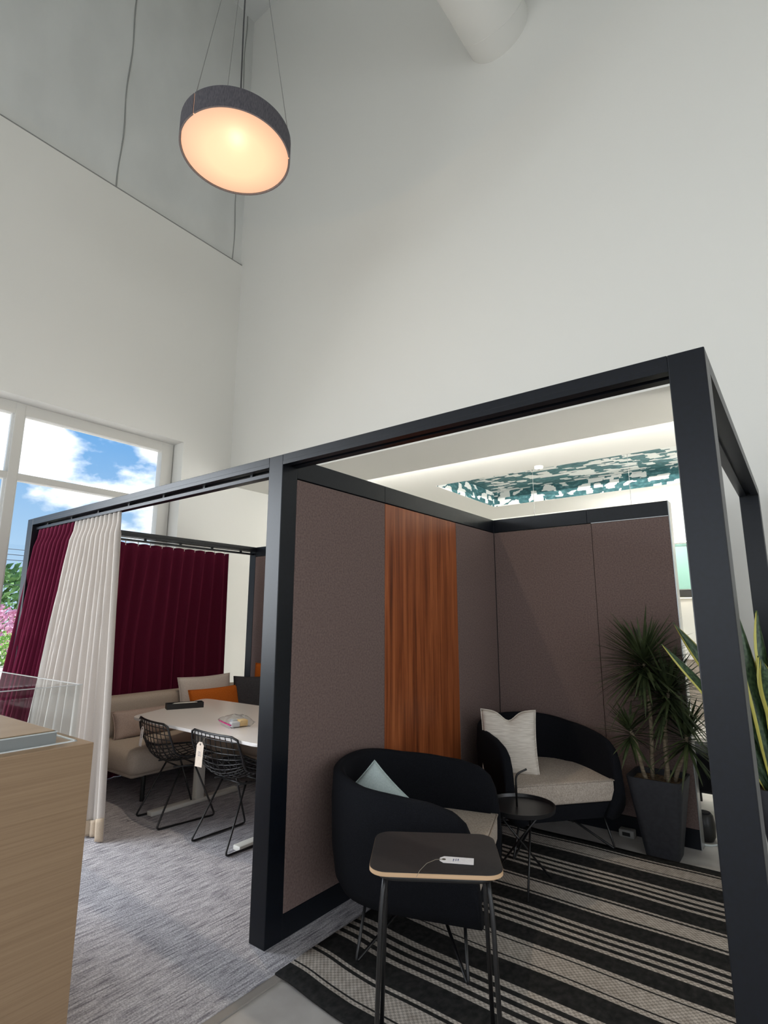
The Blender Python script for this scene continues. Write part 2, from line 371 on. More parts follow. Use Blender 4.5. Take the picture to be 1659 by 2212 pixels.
# weave: rows of small stitches
ck = N(nt, 'ShaderNodeTexChecker', Scale=1.0); mpc = N(nt, 'ShaderNodeMapping'); mpc.inputs['Scale'].default_value = (150, 200, 1); L(uv.outputs[0], mpc.inputs[0]); L(mpc.outputs[0], ck.inputs['Vector'])
ck.inputs['Color1'].default_value = (1, 1, 1, 1); ck.inputs['Color2'].default_value = (.5, .5, .5, 1)
nn = N(nt, 'ShaderNodeTexNoise', Scale=60.0, Detail=3.0); L(uv.outputs[0], nn.inputs['Vector'])
dark = ramp(nt, [(.35, rgb(34, 34, 34)), (.7, rgb(52, 51, 50))]); L(nn.outputs[0], dark.inputs[0])
lite = ramp(nt, [(.35, rgb(178, 168, 158)), (.7, rgb(206, 197, 188))]); L(nn.outputs[0], lite.inputs[0])
lw = N(nt, 'ShaderNodeMixRGB'); lw.blend_type = 'MULTIPLY'; lw.inputs[0].default_value = .75; L(lite.outputs[0], lw.inputs[1]); L(ck.outputs[0], lw.inputs[2])
mixr = N(nt, 'ShaderNodeMixRGB'); cl_ = N(nt, 'ShaderNodeMath', _operation='GREATER_THAN'); cl_.inputs[1].default_value = .1
L(sel.outputs[0], cl_.inputs[0]); L(cl_.outputs[0], mixr.inputs[0]); L(dark.outputs[0], mixr.inputs[1]); L(lw.outputs[0], mixr.inputs[2]); L(mixr.outputs[0], bs.inputs['Base Color'])
bp = N(nt, 'ShaderNodeBump', Strength=.6, Distance=.004); L(ck.outputs[0], bp.inputs['Height']); L(bp.outputs[0], bs.inputs['Normal'])
def rug_mesh():
    b = bm_new(); l = b.loops.layers.uv.new(); NX, NY = 40, 50; X0, X1 = .262, 1.93
    def top(u, v):
        x = X0+(X1-X0)*u; y = RY0+(RY1-RY0)*v
        # front-left corner sweeps back and ripples a little where the rug runs over the carpet edge
        k = max(0, 1-u/.22)
        y2 = y-(.035*(1-k) if v < .08 else .035*(1-k)*max(0, 1-(v-.08)/.5))
        z = .016+.006*math.exp(-((x-.36)/.09)**2)+.002*math.sin(x*9)*math.sin(y*7)
        return Vector((x, y2, z))
    g = [[b.verts.new(top(i/NX, j/NY)) for j in range(NY+1)] for i in range(NX+1)]
    h = [[b.verts.new(top(i/NX, j/NY)-Vector((0, 0, .008))) for j in range(NY+1)] for i in range(NX+1)]
    def q(vs_, uvs):
        f = b.faces.new(vs_)
        for lp, c in zip(f.loops, uvs): lp[l].uv = c
    for i in range(NX):
        for j in range(NY):
            uvs = [(i/NX, j/NY), ((i+1)/NX, j/NY), ((i+1)/NX, (j+1)/NY), (i/NX, (j+1)/NY)]
            q((g[i][j], g[i+1][j], g[i+1][j+1], g[i][j+1]), uvs); q((h[i][j], h[i][j+1], h[i+1][j+1], h[i+1][j]), [uvs[0], uvs[3], uvs[2], uvs[1]])
    for i in range(NX):
        for j in (0, NY): q((g[i][j], g[i+1][j], h[i+1][j], h[i][j]), [(i/NX, j/NY)]*4)
    for j in range(NY):
        for i in (0, NX): q((g[i][j], g[i][j+1], h[i][j+1], h[i][j]), [(.5, 0)]*4)
    return b
tag(obj('striped_rug', rug_mesh(), mr, None, 'all'), 'black and cream striped woven rug beneath the lounge chairs', 'rug')

# ------------------------------------------------------------------ booth frame
W = .106; H = 2.3; XL = -3.144; XRp = 1.919; YBK = 2.44; XE = 1.48
booth = thing('meeting_booth', 'black framed double office booth with brown felt panels and curtain bay', 'booth', (0, 0, 0))
def post(x, y, h=H): return obj('post', bx(x, x+W, y, y+W, .012 if x < .2 else 0, h, .003), M_black, booth)
post(0, 0); post(XRp, 0); post(XL, 0); post(XL, YBK); post(XRp, 2.33); post(0, YBK)
def beam_x(x0, x1, y0, hgt=.055):
    b = bm_new(); box(b, x0, x1, y0, y0+W, H-.035, H, .002); box(b, x0, x1, y0, y0+.04, H-hgt, H-.035); box(b, x0, x1, y0+W-.04, y0+W, H-hgt, H-.035)
    return obj('beam', b, M_black, booth)
def beam_y(x0, y0, y1, hgt=.055):
    b = bm_new(); box(b, x0, x0+W, y0, y1, H-.035, H, .002); box(b, x0, x0+.04, y0, y1, H-hgt, H-.035); box(b, x0+W-.04, x0+W, y0, y1, H-hgt, H-.035)
    return obj('beam', b, M_black, booth)
beam_x(XL+W, 0, 0); beam_x(W, XRp, 0); beam_y(XL, W, YBK); beam_y(XRp, W, 2.33)
cr = obj('curtain_rail', bx(XL+W, -.001, .03, .075, 2.205, 2.228, .002), M_black, booth)
for i in range(7): x = XL+.3+i*.44; obj('bracket', bx(x, x+.02, .04, .06, 2.227, 2.246), M_black, cr)
cr2 = obj('curtain_rail', bx(XL+.03, XL+.075, W, YBK, 2.208, 2.228, .002), M_black, booth)
for i in range(6): y = .25+i*.4; obj('bracket', bx(XL+.04, XL+.06, y, y+.02, 2.227, 2.246), M_black, cr2)
# side partition between the bays (x 0..W) : rails, felt and walnut panels on the right face, felt on the left
RZ = 2.185
for y0, y1 in ((W, .881), (.881, YBK)): obj('top_rail', bx(.004, W-.001, y0+.001, y1-.001, RZ+.006, H, .002), M_black, booth)
obj('panel_core', bx(.016, W-.014, W, YBK, .12, RZ), plain('core_black', rgb(14, 14, 16), .8), booth)
obj('base_rail', bx(.004, W-.001, W, YBK, .012, .118, .002), M_black, booth)
for y0, y1, m in ((W, .881, M_fabric), (.881, 1.785, M_walnut), (1.785, YBK, M_fabric)):
    obj('wood_panel' if m is M_walnut else 'felt_panel', bx(W-.014, W, y0+.0015, y1-.0015, .12, RZ, .003), m, booth)
for y0, y1 in ((W, .881), (.881, 1.785), (1.785, YBK)):
    obj('felt_panel', bx(.002, .016, y0+.0015, y1-.0015, .12, RZ, .003), M_fabric, booth)
# rear partition right bay
YK = YBK+.004
for x0, x1 in ((W, .90), (.90, XE)): obj('top_rail', bx(x0+.001, x1-.001, YK, YK+W-.01, RZ+.006, H, .002), M_black, booth)
obj('panel_core', bx(W, XE-.004, YK+.012, YK+W-.02, .12, RZ), MATS['core_black'], booth)
obj('base_rail', bx(W, XE-.004, YK, YK+W-.01, 0, .118, .002), M_black, booth)
for x0, x1 in ((W, .93), (.93, XE-.004)): obj('felt_panel', bx(x0+.0015, x1-.0015, YK-.002, YK+.012, .12, RZ, .003), M_fabric, booth)
obj('end_trim', bx(XE-.004, XE+.002, YK-.002, YK+W-.01, 0, H-.004), M_chrome, booth)
b = bx(.93, XE-.006, YK-.004, YK-.001, RZ+.001, RZ+.006); obj('trim_strip', b, M_chrome, booth)
# rear partition left bay
obj('top_rail', bx(XL+W, 0, YK, YK+W-.01, RZ+.006, H, .002), M_black, booth)
obj('panel_core', bx(XL+W, 0, YK+.012, YK+W-.02, .12, RZ), MATS['core_black'], booth)
obj('base_rail', bx(XL+W, 0, YK, YK+W-.01, .012, .118, .002), M_black, booth)
nx = 4
for i in range(nx):
    x0 = XL+W+(0-XL-W)*i/nx; x1 = XL+W+(0-XL-W)*(i+1)/nx
    obj('felt_panel', bx(x0+.0015, x1-.0015, YK-.002, YK+.012, .12, RZ, .003), M_fabric, booth)

# ------------------------------------------------------------------ curtains
def curtain(name, label, p0, p1, q0, q1, ztop, zbot, folds, amp0, amp1, mat, seed, nrm, group=None, hem=None, sway=0.0):
    """hangs from the line p0-p1 down to the line q0-q1; nrm = horizontal direction of the folds"""
    rnd = random.Random(seed); n = folds*10; p0, p1, q0, q1 = map(Vector, (p0, p1, q0, q1)); nr = Vector(nrm)
    ph = [rnd.uniform(-.9, .9) for _ in range(folds+2)]; am = [rnd.uniform(.45, 1.35) for _ in range(folds+2)]; wd = [rnd.uniform(.6, 1.4) for _ in range(folds)]
    cum = [0]
    for x in wd: cum.append(cum[-1]+x)
    cum = [c/cum[-1] for c in cum]
    def warp(u):
        for k in range(folds):
            if u <= cum[k+1] or k == folds-1: return k+(u-cum[k])/(cum[k+1]-cum[k])
    b = bm_new(); NV = 30
    def fn(u, v):
        f0 = u*folds; f1 = warp(u); f = f0*(1-min(1, v*2.2))+f1*min(1, v*2.2)
        k = int(min(folds, f)); fr = f-int(f); a = am[k]*(1-fr)+am[k+1]*fr
        amp = amp0*(1-v)+amp1*v*a
        if v < .04: amp *= .55
        s = math.sin(2*PI*f+ph[k]*v*.6); s = math.copysign(abs(s)**.75, s)
        t = u+.25/folds*math.sin(4*PI*f)*v*.5
        P = (p0*(1-t)+p1*t)*(1-v)+(q0*(1-t)+q1*t)*v
        bow = sway*math.sin(PI*v)
        P = P+nr*(amp*s+bow*(1-u))
        return Vector((P.x, P.y, ztop+.004*math.cos(2*PI*f0)*(1-v)+(zbot-ztop)*v))
    grid(b, n+1, NV+1, fn)
    th = thing(name, label, 'curtain', (q0+q1)/2, 0, group)
    o = obj('drape', b, mat, th, 'all'); o.matrix_parent_inverse = Matrix.Translation(-Vector(th.location))
    md = o.modifiers.new('thick', 'SOLIDIFY'); md.thickness = .003
    if hem:
        b = bm_new()
        def hf(u, v):
            w_ = .70+.30*u; v0 = 1-.006-.06*u**.7; return fn(w_, v0+(1-v0)*v)-nr*.006+Vector((.004, 0, 0))
        grid(b, 50, 6, hf)
        o2 = obj('folded_hem', b, hem, th, 'all'); o2.matrix_parent_inverse = Matrix.Translation(-Vector(th.location))
        o2.modifiers.new('thick', 'SOLIDIFY').thickness = .004
    for k in range(folds):
        u = (k+.5)/folds; P = fn(u, 0)
        o3 = obj('carrier', bx(P.x-.004, P.x+.004, P.y-.004, P.y+.004, P.z-.02, ztop+.022), M_whitemetal, th); o3.matrix_parent_inverse = Matrix.Translation(-Vector(th.location))
    return th
def cloth(name, c1, c2, trans=0):
    m = noisy(name, c1, c2, 300, .92, .15, spec=.12)
    if trans:
        nt = m.node_tree; b = nt.nodes['Principled BSDF']; o = nt.nodes['Material Output']
        t = nt.nodes.new('ShaderNodeBsdfTranslucent'); t.inputs[0].default_value = c2; mx = nt.nodes.new('ShaderNodeMixShader'); mx.inputs[0].default_value = trans
        nt.links.new(b.outputs[0], mx.inputs[1]); nt.links.new(t.outputs[0], mx.inputs[2]); nt.links.new(mx.outputs[0], o.inputs[0])
    return m
M_burg = cloth('burgundy_velvet', rgb(74, 15, 36), rgb(88, 20, 45), 0)
M_burg.node_tree.nodes['Principled BSDF'].inputs['Sheen Weight'].default_value = .5
M_burg.node_tree.nodes['Principled BSDF'].inputs['Sheen Tint'].default_value = rgb(190, 70, 110)
M_sheer = cloth('cream_linen', rgb(214, 206, 198), rgb(226, 219, 212), .35)
curtain('burgundy_curtain', 'burgundy velvet curtain bunched at the window end of the front rail beside cream linen', (-3.03, .055, 0), (-2.34, .055, 0), (-3.42, -.05, 0), (-2.85, .03, 0), 2.20, .03, 9, .032, .06, M_burg, 4, (0, 1, 0))
curtain('linen_curtain', 'cream linen curtain with spilled hem hanging beside the display case', (-2.34, .05, 0), (-1.62, .05, 0), (-2.88, .07, 0), (-1.66, .17, 0), 2.20, .02, 11, .03, .07, M_sheer, 11, (.1, 1, 0), hem=cloth('linen_hem', rgb(190, 172, 150), rgb(204, 188, 168)))
curtain('burgundy_curtain', 'wide dark burgundy curtain hung behind the sofa before the window', (XL+.055, .14, 0), (XL+.055, 2.09, 0), (XL+.055, .12, 0), (XL+.055, 2.13, 0), 2.19, .016, 15, .024, .028, M_burg, 7, (1, 0, 0))
# ------------------------------------------------------------------ pillows
def pillow_bm(w, h, t, chop=0.0, n=22, pinch=.10, flange=0.0):
    b = bm_new()
    def P(u, v, s):
        x = w/2*u*(1-pinch*(1-v*v)*abs(u)**2); y = h/2*v*(1-pinch*(1-u*u)*abs(v)**2)
        if chop and v > 0: y -= chop*math.exp(-(u/.33)**2)*v**1.5
        k = max(0, (1-u*u)*(1-v*v)); zz = t/2*k**.38*(1-(.35*math.exp(-(u/.25)**2)*max(0, v)**2 if chop else 0))
        zz *= 1+.05*math.sin(5*u+2*v)*math.sin(4*v+u)
        return Vector((x, y, s*zz))
    g = [[[b.verts.new(P(-1+2*i/n, -1+2*j/n, s)) if not (s < 0 and (i in (0, n) or j in (0, n))) else None for j in range(n+1)] for i in range(n+1)] for s in (1, -1)]
    for i in range(n+1):
        for j in range(n+1):
            if g[1][i][j] is None: g[1][i][j] = g[0][i][j]
    for s in (0, 1):
        for i in range(n):
            for j in range(n):
                q = (g[s][i][j], g[s][i+1][j], g[s][i+1][j+1], g[s][i][j+1])
                b.faces.new(q if s == 0 else tuple(reversed(q)))
    return b
def pillow(label, w, h, t, mat, loc, rz, lean, roll=0.0, chop=0.0, pinch=.10, group=None, front=None):
    """stands on edge: local y up, local z = facing direction rz, leaning back"""
    th = thing('pillow', label, 'pillow', loc, 0, group)
    M = Matrix.Rotation(rz+PI/2, 4, 'Z') @ Matrix.Rotation(PI/2-lean, 4, 'X') @ Matrix.Rotation(roll, 4, 'Z') @ Matrix.Translation((0, h/2, 0))
    b = pillow_bm(w, h, t, chop, 22, pinch); bmesh.ops.transform(b, matrix=M, verts=b.verts)
    o = obj('cover', b, mat, th, 'all')
    b = bm_new(); pts = []
    for u, v in [(i/20*2-1, -1) for i in range(20)]+[(1, i/20*2-1) for i in range(20)]+[(1-i/10, 1) for i in range(20)]+[(-1, 1-i/10) for i in range(20)]:
        x = w/2*u*(1-pinch*(1-v*v)*abs(u)**2); y = h/2*v*(1-pinch*(1-u*u)*abs(v)**2)
        if chop and v > 0: y -= chop*math.exp(-(u/.33)**2)*v**1.5
        pts.append(M @ Vector((x, y, 0)))
    tube(b, pts, .004, 6, closed=True); obj('piping', b, mat, th, 'all')
    return th
M_cream = noisy('cream_slub', rgb(196, 186, 174), rgb(222, 214, 203), 30, .95, .5, stretch=(.5, .5, 9), spec=.1)
M_seatbeige = noisy('beige_tweed', rgb(158, 146, 134), rgb(190, 178, 166), 160, .95, .4, spec=.1)
M_sofa = noisy('sofa_linen', rgb(178, 164, 150), rgb(190, 177, 163), 160, .95, .3, spec=.1)
M_orange = noisy('orange_wool', rgb(190, 98, 34), rgb(206, 112, 44), 140, .95, .3, spec=.1)
M_char = noisy('charcoal_wool', rgb(62, 62, 66), rgb(76, 76, 80), 140, .95, .3, spec=.1)
M_pale = noisy('pale_blue_grey_cloth', rgb(176, 190, 190), rgb(190, 203, 202), 140, .9, .2, spec=.1)
M_offwhite = noisy('offwhite_linen', rgb(206, 196, 188), rgb(218, 209, 202), 140, .95, .3, spec=.1)
M_taupe = noisy('taupe_linen', rgb(172, 152, 142), rgb(186, 167, 157), 140, .95, .3, spec=.1)

# ------------------------------------------------------------------ sectional sofa (L against window side and rear panel)
sofa = thing('sectional_sofa', 'beige upholstered corner sofa behind the white table', 'sofa', (-2.6, 1.5, .012))
def spart(name, x0, x1, y0, y1, z0, z1, bev, mat=M_sofa, seg=4):
    return obj(name, bx(x0+2.6, x1+2.6, y0-1.5, y1-1.5, z0-.012, z1-.012, bev, seg=seg), mat, sofa, 'all' if bev > .03 else True)
spart('base', -3.0, -2.22, .62, 2.40, .20, .30, .03)
spart('base', -2.22, -1.05, 1.62, 2.40, .20, .30, .03)
spart('seat_cushion', -3.0, -2.12, .56, 1.55, .235, .43, .075)
spart('seat_cushion', -3.0, -2.12, 1.56, 2.40, .235, .43, .075)
spart('seat_cushion', -2.11, -1.05, 1.56, 2.40, .235, .43, .075)
spart('backrest', -3.035, -2.82, .60, 2.40, .30, .76, .06)
spart('backrest', -2.815, -1.05, 2.20, 2.42, .30, .76, .06)
for x, y in ((-2.95, .7), (-2.25, .75), (-2.95, 2.3), (-1.2, 2.3), (-1.2, 1.72)):
    b = bm_new(); tube(b, [(x+2.6, y-1.5, 0), (x+2.6, y-1.5, .2)], .018, 10); obj('leg', b, M_blackmetal, sofa, True)
pillow('taupe lumbar pillow lying along the beige sofa arm beside the linen curtain', .68, .24, .13, M_taupe, (-2.66, 1.03, .425), 0, .35, pinch=.05)
pillow('off-white square pillow standing behind the orange pillow', .62, .47, .13, M_offwhite, (-2.70, 1.66, .425), 0, .22, pinch=.06)
pillow('orange rectangular pillow in front of the off-white one', .58, .34, .12, M_orange, (-2.54, 1.66, .45), 0, .30, pinch=.05)
pillow('charcoal grey pillow in the sofa corner next to the orange one', .52, .44, .14, M_char, (-2.44, 2.06, .43), -.75, .22, pinch=.06)
pillow('orange and cream pillow peeking out above the charcoal one by the post', .46, .46, .12, M_orange, (-2.45, 2.22, .52), -1.35, .12, pinch=.05)

# ------------------------------------------------------------------ white table
tbl = thing('meeting_table', 'white tapered meeting table with T-shaped legs', 'table', (-1.2, .85, .012))
def rounded_poly(pts, rad, seg=6):
    n = len(pts); o = []
    for i in range(n):
        a = Vector(pts[i-1]); p = Vector(pts[i]); c = Vector(pts[(i+1) % n]); u = (a-p).normalized(); v = (c-p).normalized()
        A = p+u*rad; B_ = p+v*rad
        for k in range(seg+1):
            t = k/seg; q = A*(1-t)**2+p*2*t*(1-t)+B_*t*t; o.append((q.x, q.y))
    return o
out_ = rounded_poly([(-2.13+1.2, .53-.85), (-.55+1.2, .505-.85), (-.45+1.2, 1.53-.85), (-2.53+1.2, 1.49-.85)], .09)
b = prism(bm_new(), out_, .668, .688, .003); obj('table_top', b, M_tabletop, tbl, True)
for x in (-1.88, -.86):
    f = obj('foot', bx(x+1.2-.035, x+1.2+.035, .60-.85, 1.40-.85, 0, .032, .008), M_whitemetal, tbl, True)
    obj('leg', bx(x+1.2-.03, x+1.2+.03, .98-.85, 1.05-.85, .03, .65, .004), M_whitemetal, tbl, True)
    obj('top_bracket', bx(x+1.2-.03, x+1.2+.03, .62-.85, 1.38-.85, .635, .668, .004), M_whitemetal, tbl, True)
obj('crossbar', bx(-1.85+1.2, -.89+1.2, 1.0-.85, 1.03-.85, .58, .635, .003), M_whitemetal, tbl, True)

# ------------------------------------------------------------------ wire chairs
def wire_chair(label, loc, rz):
    t = thing('wire_chair', label, 'chair', loc, rz, 'black wire chairs at the white table')
    prof = [(.25, .425), (.20, .44), (.10, .425), (0, .41), (-.10, .41), (-.165, .435), (-.20, .48), (-.222, .55), (-.24, .63), (-.252, .705)]
    hw = [.175, .215, .245, .255, .25, .25, .258, .265, .263, .245]
    lift = [.0, .015, .035, .055, .07, .07, .05, .02, .0, .0]; fwd = [0, 0, 0, 0, .0, .02, .035, .04, .035, .03]
    def S(u, v):
        f = v*(len(prof)-1); k = min(int(f), len(prof)-2); s = f-k
        def I(a): 
            p0 = a[max(0, k-1)]; p1 = a[k]; p2 = a[k+1]; p3 = a[min(len(a)-1, k+2)]
            return .5*((2*p1)+(-p0+p2)*s+(2*p0-5*p1+4*p2-p3)*s*s+(-p0+3*p1-3*p2+p3)*s**3)
        y = I([q[0] for q in prof]); z = I([q[1] for q in prof]); w_ = I(hw); l = I(lift); fw_ = I(fwd)
        return Vector((u*w_, y+fw_*u*u, z+l*u*u))
    b = bm_new(); rd = .0033
    nu, nv = 10, 18
    for i in range(1, nu): u = -1+2*i/nu; tube(b, [S(u, j/30) for j in range(31)], rd, 5)
    for j in range(1, nv): v = j/nv; tube(b, [S(-1+2*i/14, v) for i in range(15)], rd, 5)
    obj('wire_mesh', b, M_blackmetal, t, 'all')['kind'] = 'stuff'
    loop = [S(-1, j/30) for j in range(1, 30)]+[S(-1+2*i/12, 1) for i in range(1, 12)]+[S(1, 1-j/30) for j in range(1, 30)]+[S(1-2*i/12, 0) for i in range(1, 12)]
    b = bm_new(); tube(b, loop, .0075, 8, closed=True); obj('rim', b, M_blackmetal, t, 'all')
    for s in (-1, 1):
        pts = arc_corner([(s*.12, -.03, .39), (s*.185, -.22, .008), (s*.185, .22, .008), (s*.12, .06, .39)], .03)
        b = bm_new(); tube(b, pts, .0068, 8); obj('sled_leg', b, M_blackmetal, t, 'all')
    b = bm_new()
    tube(b, [(-.13, -.05, .375), (.13, -.05, .375)], .006, 8); tube(b, [(-.13, .08, .375), (.13, .08, .375)], .006, 8)
    tube(b, [(-.17, .15, .395), (-.13, .05, .372), (-.13, -.1, .385)], .006, 8); tube(b, [(.17, .15, .395), (.13, .05, .372), (.13, -.1, .385)], .006, 8)
    obj('underframe', b, M_blackmetal, t, 'all'); return t
wire_chair('black wire chair nearer the linen curtain, tucked under the table', (-1.72, .715, .012), R(-8))
wire_chair('black wire chair nearer the booth post, tucked under the table', (-1.01, .715, .012), R(-1))

# ------------------------------------------------------------------ paper tags
M_tagc = noisy('tag_card', rgb(226, 208, 190), rgb(236, 220, 204), 60, .8)
M_tagw = noisy('tag_card_white', rgb(236, 228, 226), rgb(242, 236, 233), 60, .8)
M_ink = plain('ink_blue', rgb(84, 92, 130), .7); M_eye = plain('eyelet_dark', rgb(90, 78, 66), .6)
def tag_obj(label, w, h, mat, Mx, string):
    t = thing('price_tag', label, 'tag', Mx.translation, 0)
    Mi = Matrix.Translation(-Mx.translation) @ Mx
    c = w*.28
    o_ = [(-w/2, -h), (w/2, -h), (w/2, -c), (w/2-c, 0), (-w/2+c, 0), (-w/2, -c)]
    b = prism(bm_new(), o_, -.0006, .0006); bmesh.ops.transform(b, matrix=Mi, verts=b.verts); card = obj('card', b, mat, t)
    b = prism(bm_new(), [(.007*math.cos(a*PI/6), -.014+.007*math.sin(a*PI/6)) for a in range(12)], -.001, .0011); bmesh.ops.transform(b, matrix=Mi, verts=b.verts); obj('eyelet', b, M_eye, card)
    b = bm_new()
    rnd = random.Random(int(w*1e4))
    for k in range(3):
        yy = -h*(.42+.07*k); x0 = -w*.06+k*.002
        for q in range(7):
            box(b, x0+q*w*.055-.14*w, x0+q*w*.055-.14*w+w*.035, yy+rnd.uniform(-.0015, .0015), yy+.002+rnd.uniform(0, .002), .0006, .0010)
    bmesh.ops.transform(b, matrix=Mi @ Matrix.Translation((0, 0, 0)), verts=b.verts); obj('handwriting', b, M_ink, card)
    b = bm_new(); tube(b, [Vector(p)-Mx.translation for p in string], .0009, 5); obj('string', b, plain('tag_string', rgb(150, 140, 124), .8), t, 'all'); return t
def frame(origin, right, up):
    r = Vector(right).normalized(); u = Vector(up); u = (u-r*u.dot(r)).normalized(); n = r.cross(u)
    M = Matrix((r, u, n)).transposed().to_4x4(); M.translation = Vector(origin); return M
tag_obj('cream tag hanging on the wire chair nearer the linen curtain', .048, .135, M_tagw, frame((-1.80, .448, .675), (1, -.15, 0), (.12, .06, 1)), [(-1.798, .446, .662), (-1.78, .455, .685), (-1.77, .465, .70)])
tag_obj('buff tag hanging on the wire chair nearer the booth post', .07, .15, M_tagc, frame((-1.06, .43, .665), (1, .05, 0), (.05, .06, 1)), [(-1.061, .428, .652), (-1.03, .44, .69), (-1.015, .455, .705)])

# ------------------------------------------------------------------ things on the white table
bxm = plain('box_black', rgb(22, 22, 24), .5)
t = thing('pen_box', 'open black box of white pens on the table', 'box', (-2.17, 1.03, .700), R(66))
b = bm_new(); box(b, -.15, .15, -.05, .05, 0, .006); box(b, -.15, .15, -.05, -.044, .006, .045); box(b, -.15, .15, .044, .05, .006, .045); box(b, -.15, -.144, -.044, .044, .006, .045); box(b, .144, .15, -.044, .044, .006, .045)
obj('tray', b, bxm, t)
obj('lining', bx(-.144, .144, -.044, .044, .006, .022), plain('box_lining', rgb(40, 40, 42), .8), t)
for k in range(4):
    y = -.03+.02*k; b = bm_new(); tube(b, [(-.11+.01*k, y, .036), (.05+.012*k, y+.006, .036), (.075+.012*k, y+.007, .036)], [.007, .007, .003], 8); obj('pen', b, M_whitemetal, t, 'all')
t = thing('zip_bag', 'clear plastic zip bag with a pink seal on the white table', 'bag', (-1.175, .80, .700), R(-18))
M_bag = clear('bag_plastic', (.93, .94, .95, 1), rough=.12)
b = pillow_bm(.26, .19, .085, n=16, pinch=.06)
for v in b.verts:
    n_ = noise.noise(Vector(v.co)*26)*.012; v.co.z = max(.0, v.co.z+.03+n_) if v.co.z > -.02 else .002; v.co.x += n_
obj('pouch', b, M_bag, t, True)
obj('seal', bx(-.125, .115, -.088, -.076, .022, .03, .002), plain('pink_seal', rgb(226, 40, 140), .4), t)
for k, (x, y, c, sx, sy, sz) in enumerate([(-.03, .01, rgb(244, 240, 230), .05, .03, .022), (.04, .03, rgb(250, 214, 150), .035, .03, .03), (.05, -.03, rgb(238, 240, 242), .03, .03, .024), (0, -.02, rgb(200, 206, 212), .03, .02, .03)]):
    obj('packet', bx(x-sx, x+sx, y-sy, y+sy, .004, .004+sz*1.4, .006), plain('packet_%d' % k, c, .4), t, True)

# ------------------------------------------------------------------ lounge chairs
def lounge(label, loc, rz):
    """faces local +X"""
    t = thing('lounge_chair', label, 'armchair', loc, rz, 'black tub lounge chairs')
    A, RB = .405, .46          # half width, back radius; arms run to x = XA
    XA = .30
    NA, NB = 28, 16
    GX = [-.47, -.25, -.08, .10, .20, .25, .278, .292, .30]; GZ = [.748, .706, .695, .678, .652, .612, .55, .47, .36]
    def rim(x):
        for (x0_, z0_), (x1_, z1_) in zip(zip(GX, GZ), zip(GX[1:], GZ[1:])):
            if x <= x1_: return z0_+(z1_-z0_)*max(0, (x-x0_)/(x1_-x0_))
        return GZ[-1]
    path = []
    xs = [XA*math.sin(PI/2*i/NB) for i in range(NB+1)]
    for x in reversed(xs[1:]): path.append((x, -A, 0, -1))
    for i in range(NA+1):
        a = -PI/2-PI*i/NA; c, s = math.cos(a), math.sin(a)
        e = .82; path.append((math.copysign(abs(c)**e, c)*RB, math.copysign(abs(s)**e, s)*A, c, s))
    for x in xs[1:]: path.append((x, A, 0, 1))
    n = len(path); b = bm_new(); TH = .055; rings = []
    for i, (px, py, nx_, ny_) in enumerate(path):
        zr = rim(px); zb = .20
        ln = math.hypot(nx_, ny_); nx_, ny_ = nx_/ln, ny_/ln
        def P(off, z): return b.verts.new((px+nx_*off, py+ny_*off, z))
        hh = zr-zb; sec = []
        for off, z in ((-.10, zb), (-.05, zb+.015), (-.018, zb+min(.07, hh*.3)), (0, zb+min(.2, hh*.5)), (.006, zb+hh*.75), (.0, zr-.02), (-.012, zr-.006), (-TH/2, zr), (-TH+.012, zr-.006), (-TH, zr-.02), (-TH-.005, zb+hh*.6), (-.09, zb+min(.10, hh*.4)), (-.14, zb+.02)):
            sec.append(P(off, z))
        rings.append(sec)
    m = len(rings[0])
    for i in range(n-1):
        for k in range(m): b.faces.new((rings[i][k], rings[i+1][k], rings[i+1][(k+1) % m], rings[i][(k+1) % m]))
    b.faces.new(rings[0]); b.faces.new(list(reversed(rings[-1])))
    obj('shell', b, M_darkfab, t, 'all')
    def dshape(ins, xf, seg=18):
        o_ = [(xf, -A+ins), ]
        for i in range(seg+1):
            a = -PI/2-PI*i/seg; c, s = math.cos(a), math.sin(a); e = .85
            o_.append((math.copysign(abs(c)**e, c)*(RB-ins), math.copysign(abs(s)**e, s)*(A-ins)))
        o_.append((xf, A-ins)); return o_
    obj('seat_base', prism(bm_new(), dshape(.085, .27), .205, .30, .012), M_darkfab, t, True)
    cu = obj('seat_cushion', prism(bm_new(), dshape(.066, .285), .302, .435, .018, 3), M_seatbeige, t, True)
    o_ = dshape(.062, .288)
    b = bm_new(); tube(b, [(x, y, .428) for x, y in o_], .004, 6, closed=True); obj('piping', b, M_seatbeige, cu, 'all')
    for sx, sy in ((1, 1), (1, -1), (-1, 1), (-1, -1)):
        fx, fy = sx*.24, sy*.35
        pts = arc_corner([(fx-.02*sx, fy-.06*sy, .215), (fx, fy, .008), (sx*.03, sy*.05, .215)], .02)
        b = bm_new(); tube(b, pts, .007, 8); obj('leg', b, M_blackmetal, t, 'all')
    return t
lounge('black tub lounge chair with its back to the walnut strip, behind the laptop table', (.605, .58, .016), R(19))
lounge('black tub lounge chair with cream pillow in the booth corner beside the potted dracaena', (.64, 1.95, .016), R(-40))
pillow('cream slub pillow standing in the far lounge chair', .37, .42, .12, M_cream, (.50, 1.75, .43), R(-62), .2, 0, chop=.06, pinch=.06)
pillow('pale grey-blue pillow in the near lounge chair, one corner showing over the arm', .25, .25, .11, M_pale, (.475, .455, .50), R(-56), .3, R(46), pinch=.05)

